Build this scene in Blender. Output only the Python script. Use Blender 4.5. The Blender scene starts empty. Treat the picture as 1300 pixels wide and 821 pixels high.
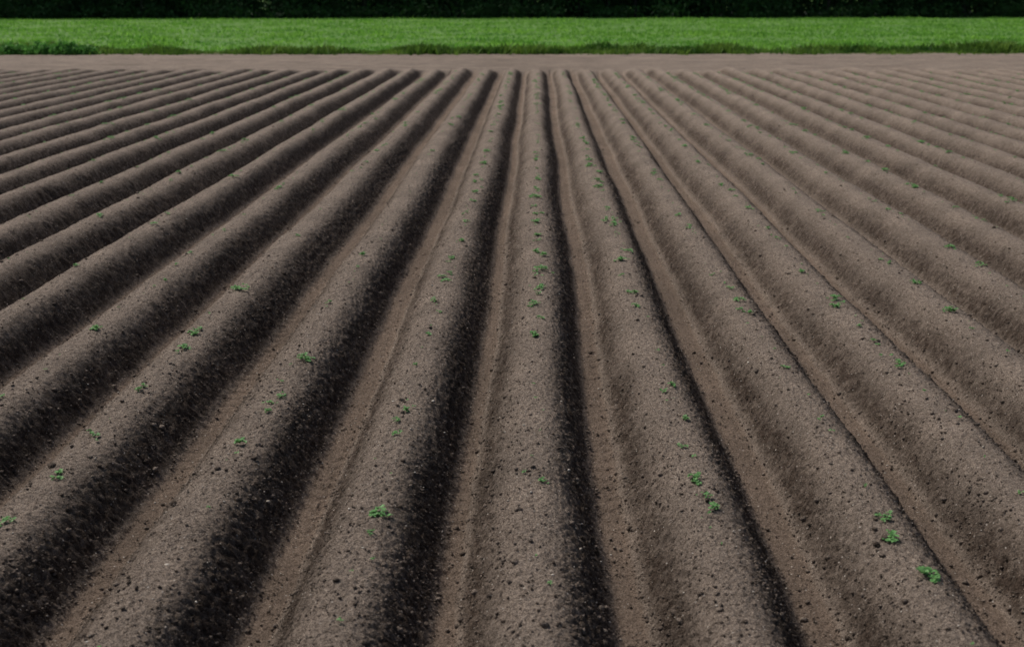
import bpy, math, numpy as np
rng = np.random.default_rng(7)
scene = bpy.context.scene
scene.view_settings.view_transform = 'Standard'
scene.view_settings.look = 'None'
scene.view_settings.exposure = 0

# ------------------------------------------------------------ numpy noise
def _h(ix, iy, s):
    n = (ix.astype(np.int64)*374761393 + iy.astype(np.int64)*668265263 + s*1442695041) & 0xffffffff
    n = ((n ^ (n >> 13)) * 1274126177) & 0xffffffff
    n = (n ^ (n >> 16)) & 0xffffffff
    return n
def perlin(x, y, s=0):
    x0 = np.floor(x); y0 = np.floor(y)
    fx = x-x0; fy = y-y0
    u = fx*fx*fx*(fx*(fx*6-15)+10); v = fy*fy*fy*(fy*(fy*6-15)+10)
    def g(ix, iy, dx, dy):
        a = _h(ix, iy, s)*(2*math.pi/4294967296.0)
        return np.cos(a)*dx+np.sin(a)*dy
    a = g(x0, y0, fx, fy); b = g(x0+1, y0, fx-1, fy)
    c = g(x0, y0+1, fx, fy-1); d = g(x0+1, y0+1, fx-1, fy-1)
    return ((a*(1-u)+b*u)*(1-v)+(c*(1-u)+d*u)*v)*1.5
def worley(x, y, s=0):
    x0 = np.floor(x); y0 = np.floor(y)
    best = np.full(x.shape, 9.0)
    for i in (-1, 0, 1):
        for j in (-1, 0, 1):
            cx = x0+i; cy = y0+j
            px = cx+_h(cx, cy, s)/4294967296.0
            py = cy+_h(cx, cy, s+17)/4294967296.0
            best = np.minimum(best, (px-x)**2+(py-y)**2)
    return np.sqrt(best)
def sstep(a, b, x):
    t = np.clip((x-a)/(b-a), 0, 1)
    return t*t*(3-2*t)

# ------------------------------------------------------------ field shape
SP = 0.75       # potato ridge spacing
X0 = 0.02
def edge_grass(x): return 56.0+0.035*x
def wob(x, y): return 0.036*perlin(x*0.9, y*0.22, 1)+0.010*perlin(x*1.5, y*0.9, 2)+0.07*sstep(-1.3, -2.3, x)
def field(x, y, fine=True):
    xw = x - X0 + wob(x, y)
    idx = np.round(xw/SP)
    u = xw-idx*SP
    r1 = _h(idx, idx*0, 5)/4294967296.0
    r2 = _h(idx, idx*0, 6)/4294967296.0
    fidx = np.floor(xw/SP)              # furrow number
    r3 = _h(fidx, fidx*0, 9)/4294967296.0
    w = 0.322+0.045*r3 + 0.006*perlin(x*1.5, y*0.8, 3) + 0.012*perlin(fidx*7.7+.3, y*2.6, 21) + 0.006*perlin(fidx*5.1+.3, y*7, 22)
    H = 0.256+0.022*r1 + 0.012*perlin(idx*3.3+.5, y*0.4, 4)
    t = np.clip(np.abs(u)/w, 0, 1)
    sh = 0.5*(1+np.cos(math.pi*t**1.46))
    end = 44.0+0.03*x+1.2*(r2-.5)+0.5*perlin(x*2, y*0.1, 8)
    amp = 1-sstep(-1.8, 0.6, y-end)
    z = -0.266 + H*sh*amp + 0.14*(1-amp)
    sm = 4*sh*(1-sh)*amp
    right = np.where(u > 0, 1.0, 0.0)
    z = z + 0.003*perlin(x*3, y*2, 11) + .006*sh*perlin(x*7, y*6, 23)
    floor = (1-sstep(0.0, 0.08, sh))*amp
    if fine:
        rough = 0.6+1.0*sm*(0.55+0.6*right)*(0.6+0.9*np.clip(perlin(x*1.5, y*1.1, 33)+.5, 0, 1)) - 0.32*floor
        rough = rough*amp + (1-amp)*1.2
        z = z + rough*(0.003*perlin(x*19, y*18, 12)+0.007*perlin(x*40, y*38, 13))
        wz = worley(x*36, y*34, 14); wz2 = worley(x*72, y*68, 15)
        z = z + rough*(0.018*np.clip(0.55-wz, 0, 1)+0.013*np.clip(0.5-wz2, 0, 1))
        z = z + 0.0048*perlin(x*80, y*74, 16)
        z = z + (1-amp)*0.02*perlin(x*0.5, y*3.5, 18)
        # wheel lug marks pressed into some furrow floors
        fu = xw-(fidx+.5)*SP
        lug = sstep(.25, .8, np.sin((y+np.abs(fu)*.9*np.sign(r3-.5))*2*math.pi/.15))
        z = z - 0.009*lug*floor*(r3 > .35)*np.clip(.5+1.6*perlin(x*.8, y*.5, 19), 0, 1)
    return z, sh, sm, floor, right, amp

# ------------------------------------------------------------ mesh helpers
def make_mesh(name, verts, faces_flat, nper, mat, smooth=True, attrs=None):
    me = bpy.data.meshes.new(name)
    nv = len(verts); nf = len(faces_flat)//nper
    me.vertices.add(nv); me.vertices.foreach_set('co', verts.astype(np.float32).ravel())
    me.loops.add(nf*nper); me.loops.foreach_set('vertex_index', faces_flat.astype(np.int32).ravel())
    me.polygons.add(nf)
    me.polygons.foreach_set('loop_start', np.arange(0, nf*nper, nper, dtype=np.int32))
    me.polygons.foreach_set('use_smooth', np.full(nf, smooth, dtype=bool))
    me.update(calc_edges=True)
    if attrs:
        for k, v in attrs.items():
            a = me.attributes.new(k, 'FLOAT_COLOR', 'POINT')
            a.data.foreach_set('color', v.astype(np.float32).ravel())
    ob = bpy.data.objects.new(name, me)
    scene.collection.objects.link(ob)
    if mat: me.materials.append(mat)
    return ob
def grid_faces(nr, nc):
    i = np.arange(nr-1)[:, None]*nc+np.arange(nc-1)[None, :]
    i = i.ravel()
    return np.stack([i, i+1, i+nc+1, i+nc], 1).ravel()

# ------------------------------------------------------------ materials
def newmat(name):
    m = bpy.data.materials.new(name); m.use_nodes = True
    nt = m.node_tree; b = nt.nodes['Principled BSDF']
    b.inputs['Specular IOR Level'].default_value = 0.2
    return m, nt, b
def N(nt, t, **kw):
    n = nt.nodes.new(t)
    for k, v in kw.items():
        if k in n.inputs.keys(): n.inputs[k].default_value = v
        else: setattr(n, k, v)
    return n
def ramp(nt, src, stops):
    r = nt.nodes.new('ShaderNodeValToRGB')
    e = r.color_ramp.elements
    e[0].position, e[0].color = stops[0][0], (*stops[0][1], 1)
    e[1].position, e[1].color = stops[1][0], (*stops[1][1], 1)
    for p, c in stops[2:]:
        k = e.new(p); k.color = (*c, 1)
    nt.links.new(src, r.inputs[0])
    return r.outputs[0]
def mix(nt, fac, a, b, mode='MIX'):
    m = nt.nodes.new('ShaderNodeMix'); m.data_type = 'RGBA'; m.blend_type = mode
    for s, v in ((m.inputs[0], fac), (m.inputs[6], a), (m.inputs[7], b)):
        if isinstance(v, (int, float)): s.default_value = v
        elif isinstance(v, tuple): s.default_value = (*v, 1)
        else: nt.links.new(v, s)
    return m.outputs[2]
def noise(nt, co, scale, detail=4, rough=.6, **kw):
    n = N(nt, 'ShaderNodeTexNoise'); n.inputs['Scale'].default_value = scale
    n.inputs['Detail'].default_value = detail; n.inputs['Roughness'].default_value = rough
    nt.links.new(co, n.inputs['Vector'])
    return n.outputs['Fac']

def soil_material(name='ridge_soil', clod=False):
    m, nt, b = newmat(name)
    tc = N(nt, 'ShaderNodeTexCoord'); co = tc.outputs['Object']
    n1 = noise(nt, co, 1.3, 5); n2 = noise(nt, co, 35, 5, .7); n3 = noise(nt, co, 150, 3, .75)
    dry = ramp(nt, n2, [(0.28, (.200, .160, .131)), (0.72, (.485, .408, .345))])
    moist_shade = ramp(nt, n2, [(0.3, (.042, .030, .023)), (0.75, (.150, .112, .088))])  # dark tone for damp soil and for the shade painted on flanks
    flo = ramp(nt, n2, [(0.3, (.175, .130, .100)), (0.75, (.310, .238, .188))])
    if clod:
        g = N(nt, 'ShaderNodeNewGeometry')
        rv = ramp(nt, g.outputs['Random Per Island'], [(0, (0, 0, 0)), (1, (.75, .75, .75))])
        col = mix(nt, rv, dry, moist_shade)
    else:
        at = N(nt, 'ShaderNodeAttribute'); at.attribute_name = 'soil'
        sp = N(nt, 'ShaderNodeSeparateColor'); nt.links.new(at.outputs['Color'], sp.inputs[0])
        # crumbly break-up of damp soil and painted flank shade, in 3D so slopes do not streak
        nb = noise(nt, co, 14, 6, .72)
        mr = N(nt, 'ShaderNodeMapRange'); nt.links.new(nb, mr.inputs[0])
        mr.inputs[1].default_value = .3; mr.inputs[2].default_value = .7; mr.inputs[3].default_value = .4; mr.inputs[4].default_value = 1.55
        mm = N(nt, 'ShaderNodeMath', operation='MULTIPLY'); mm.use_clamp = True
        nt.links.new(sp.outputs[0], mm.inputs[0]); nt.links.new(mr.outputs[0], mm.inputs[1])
        col = mix(nt, mm.outputs[0], dry, moist_shade)
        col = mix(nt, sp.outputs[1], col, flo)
    big = ramp(nt, n1, [(0.3, (.78, .77, .76)), (0.7, (1.12, 1.1, 1.08))])
    col = mix(nt, 1.0, col, big, 'MULTIPLY')
    gr = ramp(nt, n3, [(0.36, (.34, .32, .30)), (0.60, (1.27, 1.26, 1.24))])
    col = mix(nt, .9, col, gr, 'MULTIPLY')
    vo = N(nt, 'ShaderNodeTexVoronoi'); vo.inputs['Scale'].default_value = 60
    nt.links.new(co, vo.inputs['Vector'])
    sc = N(nt, 'ShaderNodeSeparateColor'); nt.links.new(vo.outputs['Color'], sc.inputs[0])
    m1 = N(nt, 'ShaderNodeMath', operation='GREATER_THAN'); nt.links.new(sc.outputs[0], m1.inputs[0]); m1.inputs[1].default_value = .955
    m2 = N(nt, 'ShaderNodeMath', operation='LESS_THAN'); nt.links.new(vo.outputs['Distance'], m2.inputs[0]); m2.inputs[1].default_value = .26
    m3 = N(nt, 'ShaderNodeMath', operation='MULTIPLY'); nt.links.new(m1.outputs[0], m3.inputs[0]); nt.links.new(m2.outputs[0], m3.inputs[1])
    col = mix(nt, m3.outputs[0], col, (.52, .46, .40))
    nt.links.new(col, b.inputs['Base Color'])
    b.inputs['Roughness'].default_value = .95
    b.inputs['Specular IOR Level'].default_value = .12
    bp = N(nt, 'ShaderNodeBump'); bp.inputs['Strength'].default_value = 1.0; bp.inputs['Distance'].default_value = .03
    h = noise(nt, co, 90, 6, .75)
    nt.links.new(h, bp.inputs['Height'])
    bp2 = N(nt, 'ShaderNodeBump'); bp2.inputs['Strength'].default_value = .85; bp2.inputs['Distance'].default_value = .035
    nt.links.new(n2, bp2.inputs['Height']); nt.links.new(bp.outputs[0], bp2.inputs['Normal'])
    nt.links.new(bp2.outputs[0], b.inputs['Normal'])
    return m

def leaf_material(name, c1, c2, scale, trans=.25, rough=.6):
    m, nt, b = newmat(name)
    tc = N(nt, 'ShaderNodeTexCoord')
    n = noise(nt, tc.outputs['Object'], scale, 3)
    col = ramp(nt, n, [(0.3, c1), (0.7, c2)])
    nt.links.new(col, b.inputs['Base Color'])
    b.inputs['Roughness'].default_value = rough
    tr = N(nt, 'ShaderNodeBsdfTranslucent'); nt.links.new(col, tr.inputs[0])
    ms = N(nt, 'ShaderNodeMixShader'); ms.inputs[0].default_value = trans
    out = nt.nodes['Material Output']
    nt.links.new(b.outputs[0], ms.inputs[1]); nt.links.new(tr.outputs[0], ms.inputs[2])
    nt.links.new(ms.outputs[0], out.inputs[0])
    return m

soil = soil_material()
# ------------------------------------------------------------ ridged field
xs = [0.0]
while xs[-1] < 36: xs.append(xs[-1]+max(.0085, .0056*xs[-1]))
xs = np.array(xs); xs = np.concatenate([-xs[:0:-1], xs])
ys = list(np.arange(-3, 3.2, .06)); y = 3.2
while y < 57.5:
    ys.append(y); y += max(.010, .0024*y)
ys.append(57.5); ys = np.array(ys)
XX, YY = np.meshgrid(xs, ys)
fx, fy = XX.ravel(), YY.ravel()
z, sh, sm, fl, right, amp = field(fx, fy)
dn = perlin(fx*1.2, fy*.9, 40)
moist_shade = np.clip(sm*(0.46+0.34*right)*(1.0+.5*dn)+ .04, 0, 1)  # damp plus shade painted into the flank colour, stronger on the right
band = sstep(.02, .25, sh)*(1-sstep(.25, .8, sh))*amp  # lower-flank strip where more shade is painted into the soil colour
moist_shade = np.clip(moist_shade + band*(.40+.18*right), 0, .92)
moist_shade = moist_shade*amp+(1-amp)*np.clip(.2+.3*perlin(fx*.4, fy*3, 42), 0, .6)
attr = np.stack([moist_shade, fl*.85, amp, np.ones_like(moist_shade)], 1)
print('field verts', len(fx))
# crumbs also push sideways so steep flanks stay granular
near = 1-sstep(18, 26, fy)
px_ = fx + near*sm*0.012*perlin(fx*30, fy*42+z*40, 90) + near*sm*.007*perlin(fx*60, fy*80+z*70, 91)
py_ = fy + near*sm*0.009*perlin(fx*34+z*40, fy*34, 92)
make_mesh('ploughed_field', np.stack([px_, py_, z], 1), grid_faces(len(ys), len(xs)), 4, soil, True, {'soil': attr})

# ------------------------------------------------------------ clods / stones
import bmesh
bm = bmesh.new(); bmesh.ops.create_icosphere(bm, subdivisions=1, radius=1)
IV = np.array([v.co[:] for v in bm.verts]); IF = np.array([[v.index for v in f.verts] for f in bm.faces]); bm.free()
def scatter_lumps(name, px, py, pz, r, mat, flat=.7):
    n = len(px); k = len(IV)
    jit = 1+rng.uniform(-.32, .32, (n, k, 1))
    V = IV[None]*jit
    sc = np.stack([r*rng.uniform(.75, 1.3, n), r*rng.uniform(.75, 1.3, n), r*rng.uniform(flat*.8, flat*1.2, n)], 1)
    V = V*sc[:, None, :]
    a = rng.uniform(0, 2*math.pi, n); c, s = np.cos(a)[:, None], np.sin(a)[:, None]
    vx = V[..., 0]*c-V[..., 1]*s; vy = V[..., 0]*s+V[..., 1]*c
    V = np.stack([vx+px[:, None], vy+py[:, None], V[..., 2]+pz[:, None]], -1).reshape(-1, 3)
    F = (IF[None]+(np.arange(n)*k)[:, None, None]).ravel()
    return make_mesh(name, V, F, 3, mat, True)
n = 540000
cy = 3.2*(26/3.2)**rng.random(n)
cx = rng.uniform(-1, 1, n)*(1.2+.48*cy)
z, sh, sm, fl, right, amp = field(cx, cy, False)
pr = 0.06+sm*(0.34+0.38*right)*np.clip(.6+1.2*perlin(cx*1.7, cy*1.3, 50), .15, 1.4)+.18*((sh > .01)&(sh < .3))
keep = rng.random(n) < pr
cx, cy, z = cx[keep], cy[keep], z[keep]
r = np.clip(.0038*np.exp(rng.normal(0, .52, len(cx))), .002, .020)
print('clods', len(cx))
scatter_lumps('soil_clods', cx, cy, z+r*.3+.005, r, soil_material('clod_soil', True))
n = 2500
cy = 3.2*(20/3.2)**rng.random(n); cx = rng.uniform(-1, 1, n)*(1+.46*cy)
z = field(cx, cy)[0]
m, nt, b = newmat('pale_stone'); tc = N(nt, 'ShaderNodeTexCoord')
nt.links.new(ramp(nt, noise(nt, tc.outputs['Object'], 9, 3), [(.3, (.3, .25, .2)), (.7, (.55, .5, .43))]), b.inputs['Base Color'])
scatter_lumps('small_stones', cx, cy, z+.002, np.clip(.0035*np.exp(rng.normal(0, .4, n)), .002, .011), m)

# ------------------------------------------------------------ potato seedlings
known = [(0,11.18,.22),(0,12.03,.09),(0,9.92,.09),(0,9.49,.06),(0,8.99,.09),(0,15.4,.10),(0,12.9,.08),(0,10.3,.06),(0,14.2,.07),(0,17.,.1),(0,19.,.1),
(1,13.89,.24),(1,12.26,.09),(1,11.8,.09),(1,10.5,.08),(1,10.0,.07),(1,7.74,.05),(1,7.55,.03),(1,6.75,.045),(1,6.24,.10),(1,6.01,.055),(1,5.76,.04),(1,16.5,.11),(1,18.5,.12),
(2,10.13,.08),(2,10.56,.06),(2,9.74,.06),(2,8.23,.05),(2,6.97,.04),(2,7.14,.035),(2,5.75,.075),(2,5.5,.075),(2,5.13,.09),(2,6.13,.03),
(3,10.27,.14),(3,10.05,.08),(3,8.32,.05),(3,8.61,.04),(3,6.08,.04),(3,7.79,.03),
(4,9.79,.13),(4,10.8,.09),(5,11.62,.10),(5,12.41,.10),(4,14.5,.1),(6,16.5,.14),(6,20.,.12),(7,22.,.16),(5,24.,.16),
(-1,5.75,.085),(-1,7.29,.06),(-1,7.08,.05),(-1,6.86,.05),(-1,9.03,.06),(-1,10.1,.07),(-1,5.24,.03),(-1,11.,.06),(-1,15.8,.11),(-1,20.,.12),
(-2,8.36,.12),(-2,7.84,.04),(-2,7.52,.06),(-2,7.25,.05),(-2,7.4,.05),(-2,6.7,.07),(-2,6.53,.035),(-2,5.78,.03),
(-3,10.47,.16),(-3,9.14,.06),(-3,7.68,.06),(-3,7.75,.05),(-3,6.84,.055),(-3,6.75,.03),(-3,6.24,.07),(-3,5.62,.06),
(-4,12.,.06),(-5,13.5,.08),(-6,20.,.1),(-9,26.,.16),(-12,33.,.25),(-10,30.,.14)]
pl = [(k*SP+X0+rng.normal(0, .022), y, s*.95) for k, y, s in known]
for k in range(-24, 25):
    y = 3.5
    dens = 1.2 if k > -2 else .55
    while y < 40:
        y += rng.exponential(.30)/dens + .08
        if rng.random() < .75:
            pl.append((k*SP+X0+rng.normal(0, .03), y, float(np.clip(.023*np.exp(rng.normal(0, .5))*(.85+y*.05), .01, .12))))
V = []; F = []
LU = np.array([[0, 0], [.35, .28], [.35, -.28], [.75, .30], [.75, -.30], [1.0, 0], [.5, 0]])
LF = [(0, 2, 6), (0, 6, 1), (6, 2, 4), (6, 3, 1), (6, 4, 5), (6, 5, 3)]
for (px, py, s) in pl:
    px = px-float(wob(np.array([px]), np.array([py]))[0])
    nsub = 1 if s < .04 else int(3+s*60)
    sx_, sy_ = rng.uniform(.16, .30), rng.uniform(.2, .40)
    for q in range(nsub):
        ox = rng.normal(0, s*sx_) if nsub > 1 else 0; oy = rng.normal(0, s*sy_) if nsub > 1 else 0
        zz = float(field(np.array([px+ox]), np.array([py+oy]))[0][0])
        ls0 = s*.45 if nsub == 1 else min(.028, s*.34)*rng.uniform(.55, 1.15)
        nl = rng.integers(5, 8) if nsub == 1 else rng.integers(5, 9)
        hz = rng.uniform(.1, .5)*s*.4
        for l in range(nl):
            a = rng.uniform(0, 2*math.pi); ls = ls0*rng.uniform(.6, 1.25); el = rng.uniform(-.1, 1.0)
            base = len(V)
            for (lx, ly) in LU:
                zz2 = lx*ls*math.sin(el) - .35*ls*lx*lx + (abs(ly)*.5*ls) + rng.uniform(-.05, .05)*ls
                rx = lx*ls*math.cos(el)+.1*ls; ry = ly*ls*1.15
                V.append((px+ox+rx*math.cos(a)-ry*math.sin(a), py+oy+rx*math.sin(a)+ry*math.cos(a), zz+.008+max(0, hz*(1-(ox*ox+oy*oy)/(s*s*.4+1e-6))*.9)+max(zz2, -.004)))
            for f in LF: F.append([base+i for i in f])
print('seedlings', len(pl))
make_mesh('potato_seedlings', np.array(V), np.array(F).ravel(), 3, leaf_material('potato_leaf', (.07, .20, .05), (.22, .44, .16), 40, .35, .5), True)

# ------------------------------------------------------------ ground beyond
m, nt, b = newmat('distant_grass_ground'); tc = N(nt, 'ShaderNodeTexCoord'); co = tc.outputs['Object']
c = ramp(nt, noise(nt, co, .35, 6, .7), [(.3, (.05, .15, .02)), (.7, (.11, .24, .035))])
c = mix(nt, .35, c, ramp(nt, noise(nt, co, 4, 4, .7), [(.45, (.07, .16, .03)), (.7, (.20, .17, .11))]))
nt.links.new(c, b.inputs['Base Color']); b.inputs['Roughness'].default_value = .9
gx = np.linspace(-1500, 1500, 61); gx = np.sort(np.concatenate([gx, np.linspace(-91, 89, 91)]))
gy = np.concatenate([np.linspace(0, 90, 46), np.linspace(110, 2500, 30)])
GX, GY = np.meshgrid(gx, gy); gy2 = edge_grass(np.clip(GX, -200, 200))+GY
gz = -.085+.03*perlin(GX*.15, gy2*.15, 60)
gz[0, :] = -.16
make_mesh('green_field', np.stack([GX.ravel(), gy2.ravel(), gz.ravel()], 1), grid_faces(len(gy), len(gx)), 4, m)
m2, nt, b = newmat('surrounding_soil'); tc = N(nt, 'ShaderNodeTexCoord')
nt.links.new(ramp(nt, noise(nt, tc.outputs['Object'], 2, 6), [(.3, (.16, .12, .09)), (.7, (.30, .24, .19))]), b.inputs['Base Color'])
make_mesh('ground', np.array([[-1500, -600, -.38], [1500, -600, -.38], [1500, 2600, -.38], [-1500, 2600, -.38]]), np.array([0, 1, 2, 3]), 4, m2)

def tufts(name, px, py, pz, hgt, spread, nb, mat, wfac=.10):
    n = len(px)
    P = np.repeat(np.stack([px, py, pz], 1), nb, 0); h = np.repeat(hgt, nb); sp = np.repeat(spread, nb)
    k = len(P); a = rng.uniform(0, 2*math.pi, k); off = rng.random(k)*sp
    base = P+np.stack([np.cos(a)*off, np.sin(a)*off, np.zeros(k)], 1)
    h = h*rng.uniform(.5, 1.15, k); w = h*wfac*rng.uniform(.7, 1.4, k)
    b = rng.uniform(0, 2*math.pi, k); d = np.stack([np.cos(b), np.sin(b), np.zeros(k)], 1)*w[:, None]
    ln = rng.normal(0, .45, (k, 2))*h[:, None]
    tip = base+np.stack([ln[:, 0], ln[:, 1], h], 1)
    mid = base*.45+tip*.55; mid[:, 2] += h*.08
    V = np.stack([base-d, base+d, mid+d*.8, tip, mid-d*.8], 1).reshape(-1, 3)
    F = (np.arange(k)*5)[:, None]+np.array([0, 1, 2, 3, 4])[None]
    return make_mesh(name, V, F.ravel(), 5, mat, True)
TL0 = 131.0
def tline(x): return TL0+.09*x
crop = leaf_material('crop_green', (.080, .25, .030), (.25, .48, .075), .25, .5)
n = 46000
py0 = 76*rng.random(n)**1.15; px = rng.uniform(-1, 1, n)*(34+py0*.42)
py0 = np.round(py0/.5)*.5 + rng.normal(0, .07, n)
py = edge_grass(px)+1.2+np.abs(py0)
hv = 1+.55*perlin(px*.25, py*.12, 75)
tufts('green_crop', px, py, np.full(n, -.09), rng.uniform(.07, .17, n)*hv, np.full(n, .16), 4, crop, .16)
mg = leaf_material('verge_grass', (.025, .09, .012), (.17, .29, .045), .6, .35)
n = 16000
px = rng.uniform(-40, 40, n); q = rng.normal(0, .65, n)+.45*perlin(px*.6, px*0, 71)*2
py = edge_grass(px)+q+.5
hh = (.09+.30*np.clip(perlin(px*.35, q*.5, 72)+.4, 0, 1))*rng.uniform(.7, 1.3, n)
tufts('grass_verge', px, py, np.full(n, -.14), hh, np.full(n, .12), 5, mg, .09)

def leaf_quads(C, size):
    k = len(C)
    nrm = rng.normal(0, 1, (k, 3)); nrm /= np.linalg.norm(nrm, axis=1)[:, None]
    t = np.cross(nrm, rng.normal(0, 1, (k, 3))); t /= np.linalg.norm(t, axis=1)[:, None]
    bb = np.cross(nrm, t); s = size[:, None]
    return np.stack([C-t*s, C+bb*s*.5+nrm*s*.12, C+t*s, C-bb*s*.5+nrm*s*.12], 1).reshape(-1, 3)
def joined_leaves(name, C, size, mat):
    V = leaf_quads(C, size); return make_mesh(name, V, np.arange(len(V)), 4, mat, False)

C = []
for (bx, by, rx, rz) in [(-19.4, 0.2, .9, .42), (-18.4, 0.0, .7, .5), (-17.7, .2, .6, .32), (-20.6, .3, .8, .42), (-21.6, .3, .8, .3)]:
    p = rng.normal(0, 1, (1300, 3)); p /= np.linalg.norm(p, axis=1)[:, None]; p *= (rng.random((1300, 1))**.4)
    p[:, 2] = np.abs(p[:, 2])
    C.append(p*np.array([rx, .5, rz])*(1+.35*perlin(p[:, 0]*3, p[:, 1]*3, 80))[:, None]+np.array([bx, edge_grass(bx)+by-.8, -.12]))
C = np.concatenate(C)
joined_leaves('low_bush', C, rng.uniform(.05, .10, len(C)), leaf_material('bush_leaf', (.05, .18, .03), (.16, .38, .08), 2.5, .4))

# ------------------------------------------------------------ tree line
LC = []; LS = []; TV = []; TF = []
def tube(p0, p1, r0, r1, k=7):
    p0 = np.array(p0, float); p1 = np.array(p1, float); d = p1-p0; d /= np.linalg.norm(d)
    a = np.cross(d, [.3, .9, .1]); a /= np.linalg.norm(a); b_ = np.cross(d, a)
    s = len(TV)
    for p, r in ((p0, r0), (p1, r1)):
        for i in range(k):
            t = 2*math.pi*i/k; TV.append(p+(a*math.cos(t)+b_*math.sin(t))*r)
    for i in range(k): TF.append([s+i, s+(i+1) % k, s+k+(i+1) % k, s+k+i])
for row in range(5):
    x = -80+rng.uniform(0, 3)
    while x < 80:
        yy = tline(x)+3.5+row*3.6+rng.uniform(-1, 1); H = rng.uniform(9, 14); r = rng.uniform(.12, .24)
        lx = rng.normal(0, .4)
        top = (x+lx, yy, H*.75); tube((x, yy, -.2), (x+lx*.5, yy, H*.4), r, r*.75); tube((x+lx*.5, yy, H*.4), top, r*.75, r*.3)
        for q in range(5):
            a = rng.uniform(0, 6.28); hz = rng.uniform(.3, .65)*H; l = rng.uniform(1.5, 3)
            tube((x+lx*.5, yy, hz), (x+lx*.5+math.cos(a)*l, yy+math.sin(a)*l, hz+l*.6), r*.35, r*.1, 5)
        ncl = 24
        cc = rng.normal(0, 1, (ncl, 3))*np.array([1.6, 1.5, H*.19])+np.array([x+lx, yy, H*.60])
        for c0 in cc:
            mq = 45; LC.append(c0+rng.normal(0, .55, (mq, 3))); LS.append(rng.uniform(.18, .42, mq))
        x += rng.uniform(2.6, 4.6)
for i in range(1150):
    x = rng.uniform(-78, 78); dep = rng.random()**1.1*18-.9; hh = rng.uniform(1.2, 3.6)*(1 if dep > 1.0 else rng.uniform(.2, .55))
    p = rng.normal(0, 1, (140, 3))*np.array([.9, .6, hh*.33])+np.array([x, tline(x)+dep+.4+.6*math.sin(x*.31), hh*.5])
    p[:, 2] = np.maximum(p[:, 2], -.05); LC.append(p); LS.append(rng.uniform(.09, .26, 140))
LC = np.concatenate(LC); LS = np.concatenate(LS)
print('leaves', len(LC))
tl = joined_leaves('tree_line', LC, LS, leaf_material('tree_leaf', (.008, .034, .008), (.060, .150, .036), .5, .2))
bark, nt, b = newmat('bark'); tc = N(nt, 'ShaderNodeTexCoord')
nt.links.new(ramp(nt, noise(nt, tc.outputs['Object'], 6, 5), [(.3, (.02, .017, .013)), (.7, (.06, .05, .04))]), b.inputs['Base Color'])
tr = make_mesh('trunks', np.array(TV), np.array(TF).ravel(), 4, bark, True); tr.parent = tl
m3, nt, b = newmat('woodland_floor'); tc = N(nt, 'ShaderNodeTexCoord')
nt.links.new(ramp(nt, noise(nt, tc.outputs['Object'], .8, 5), [(.3, (.02, .022, .01)), (.7, (.05, .05, .025))]), b.inputs['Base Color'])
make_mesh('woodland_ground', np.array([[-90, tline(-90)+.5, -.04], [90, tline(90)+.5, -.04], [90, 175, -.04], [-90, 175, -.04]]), np.array([0, 1, 2, 3]), 4, m3)

# ------------------------------------------------------------ light
el = math.radians(52); az = math.radians(-50)   # azimuth from +Y, clockwise
sd = np.array([math.sin(az)*math.cos(el), math.cos(az)*math.cos(el), math.sin(el)])
w = bpy.data.worlds.new('World'); scene.world = w; w.use_nodes = True
nt = w.node_tree; sky = nt.nodes.new('ShaderNodeTexSky'); sky.sky_type = 'NISHITA'
sky.sun_disc = False; sky.sun_elevation = el; sky.sun_rotation = az; sky.air_density = 1.0; sky.dust_density = 4.0
nt.links.new(sky.outputs[0], nt.nodes['Background'].inputs[0]); nt.nodes['Background'].inputs[1].default_value = .080
L = bpy.data.lights.new('sun', 'SUN'); L.energy = 3.4; L.angle = math.radians(16); L.color = (1, .95, .88)
lo = bpy.data.objects.new('sun', L); scene.collection.objects.link(lo)
from mathutils import Vector
lo.rotation_euler = Vector(sd).to_track_quat('Z', 'Y').to_euler()

# ------------------------------------------------------------ camera
cam = bpy.data.cameras.new('camera'); co = bpy.data.objects.new('camera', cam); scene.collection.objects.link(co)
cam.sensor_width = 36; cam.lens = 36*1750/1300; cam.clip_end = 5000; cam.clip_start = .1
co.location = (0, 0, 2.26); co.rotation_euler = (math.radians(90-13.50), 0, math.radians(.98))
cam.dof.use_dof = True; cam.dof.focus_distance = 8.0; cam.dof.aperture_fstop = 3.4
scene.camera = co
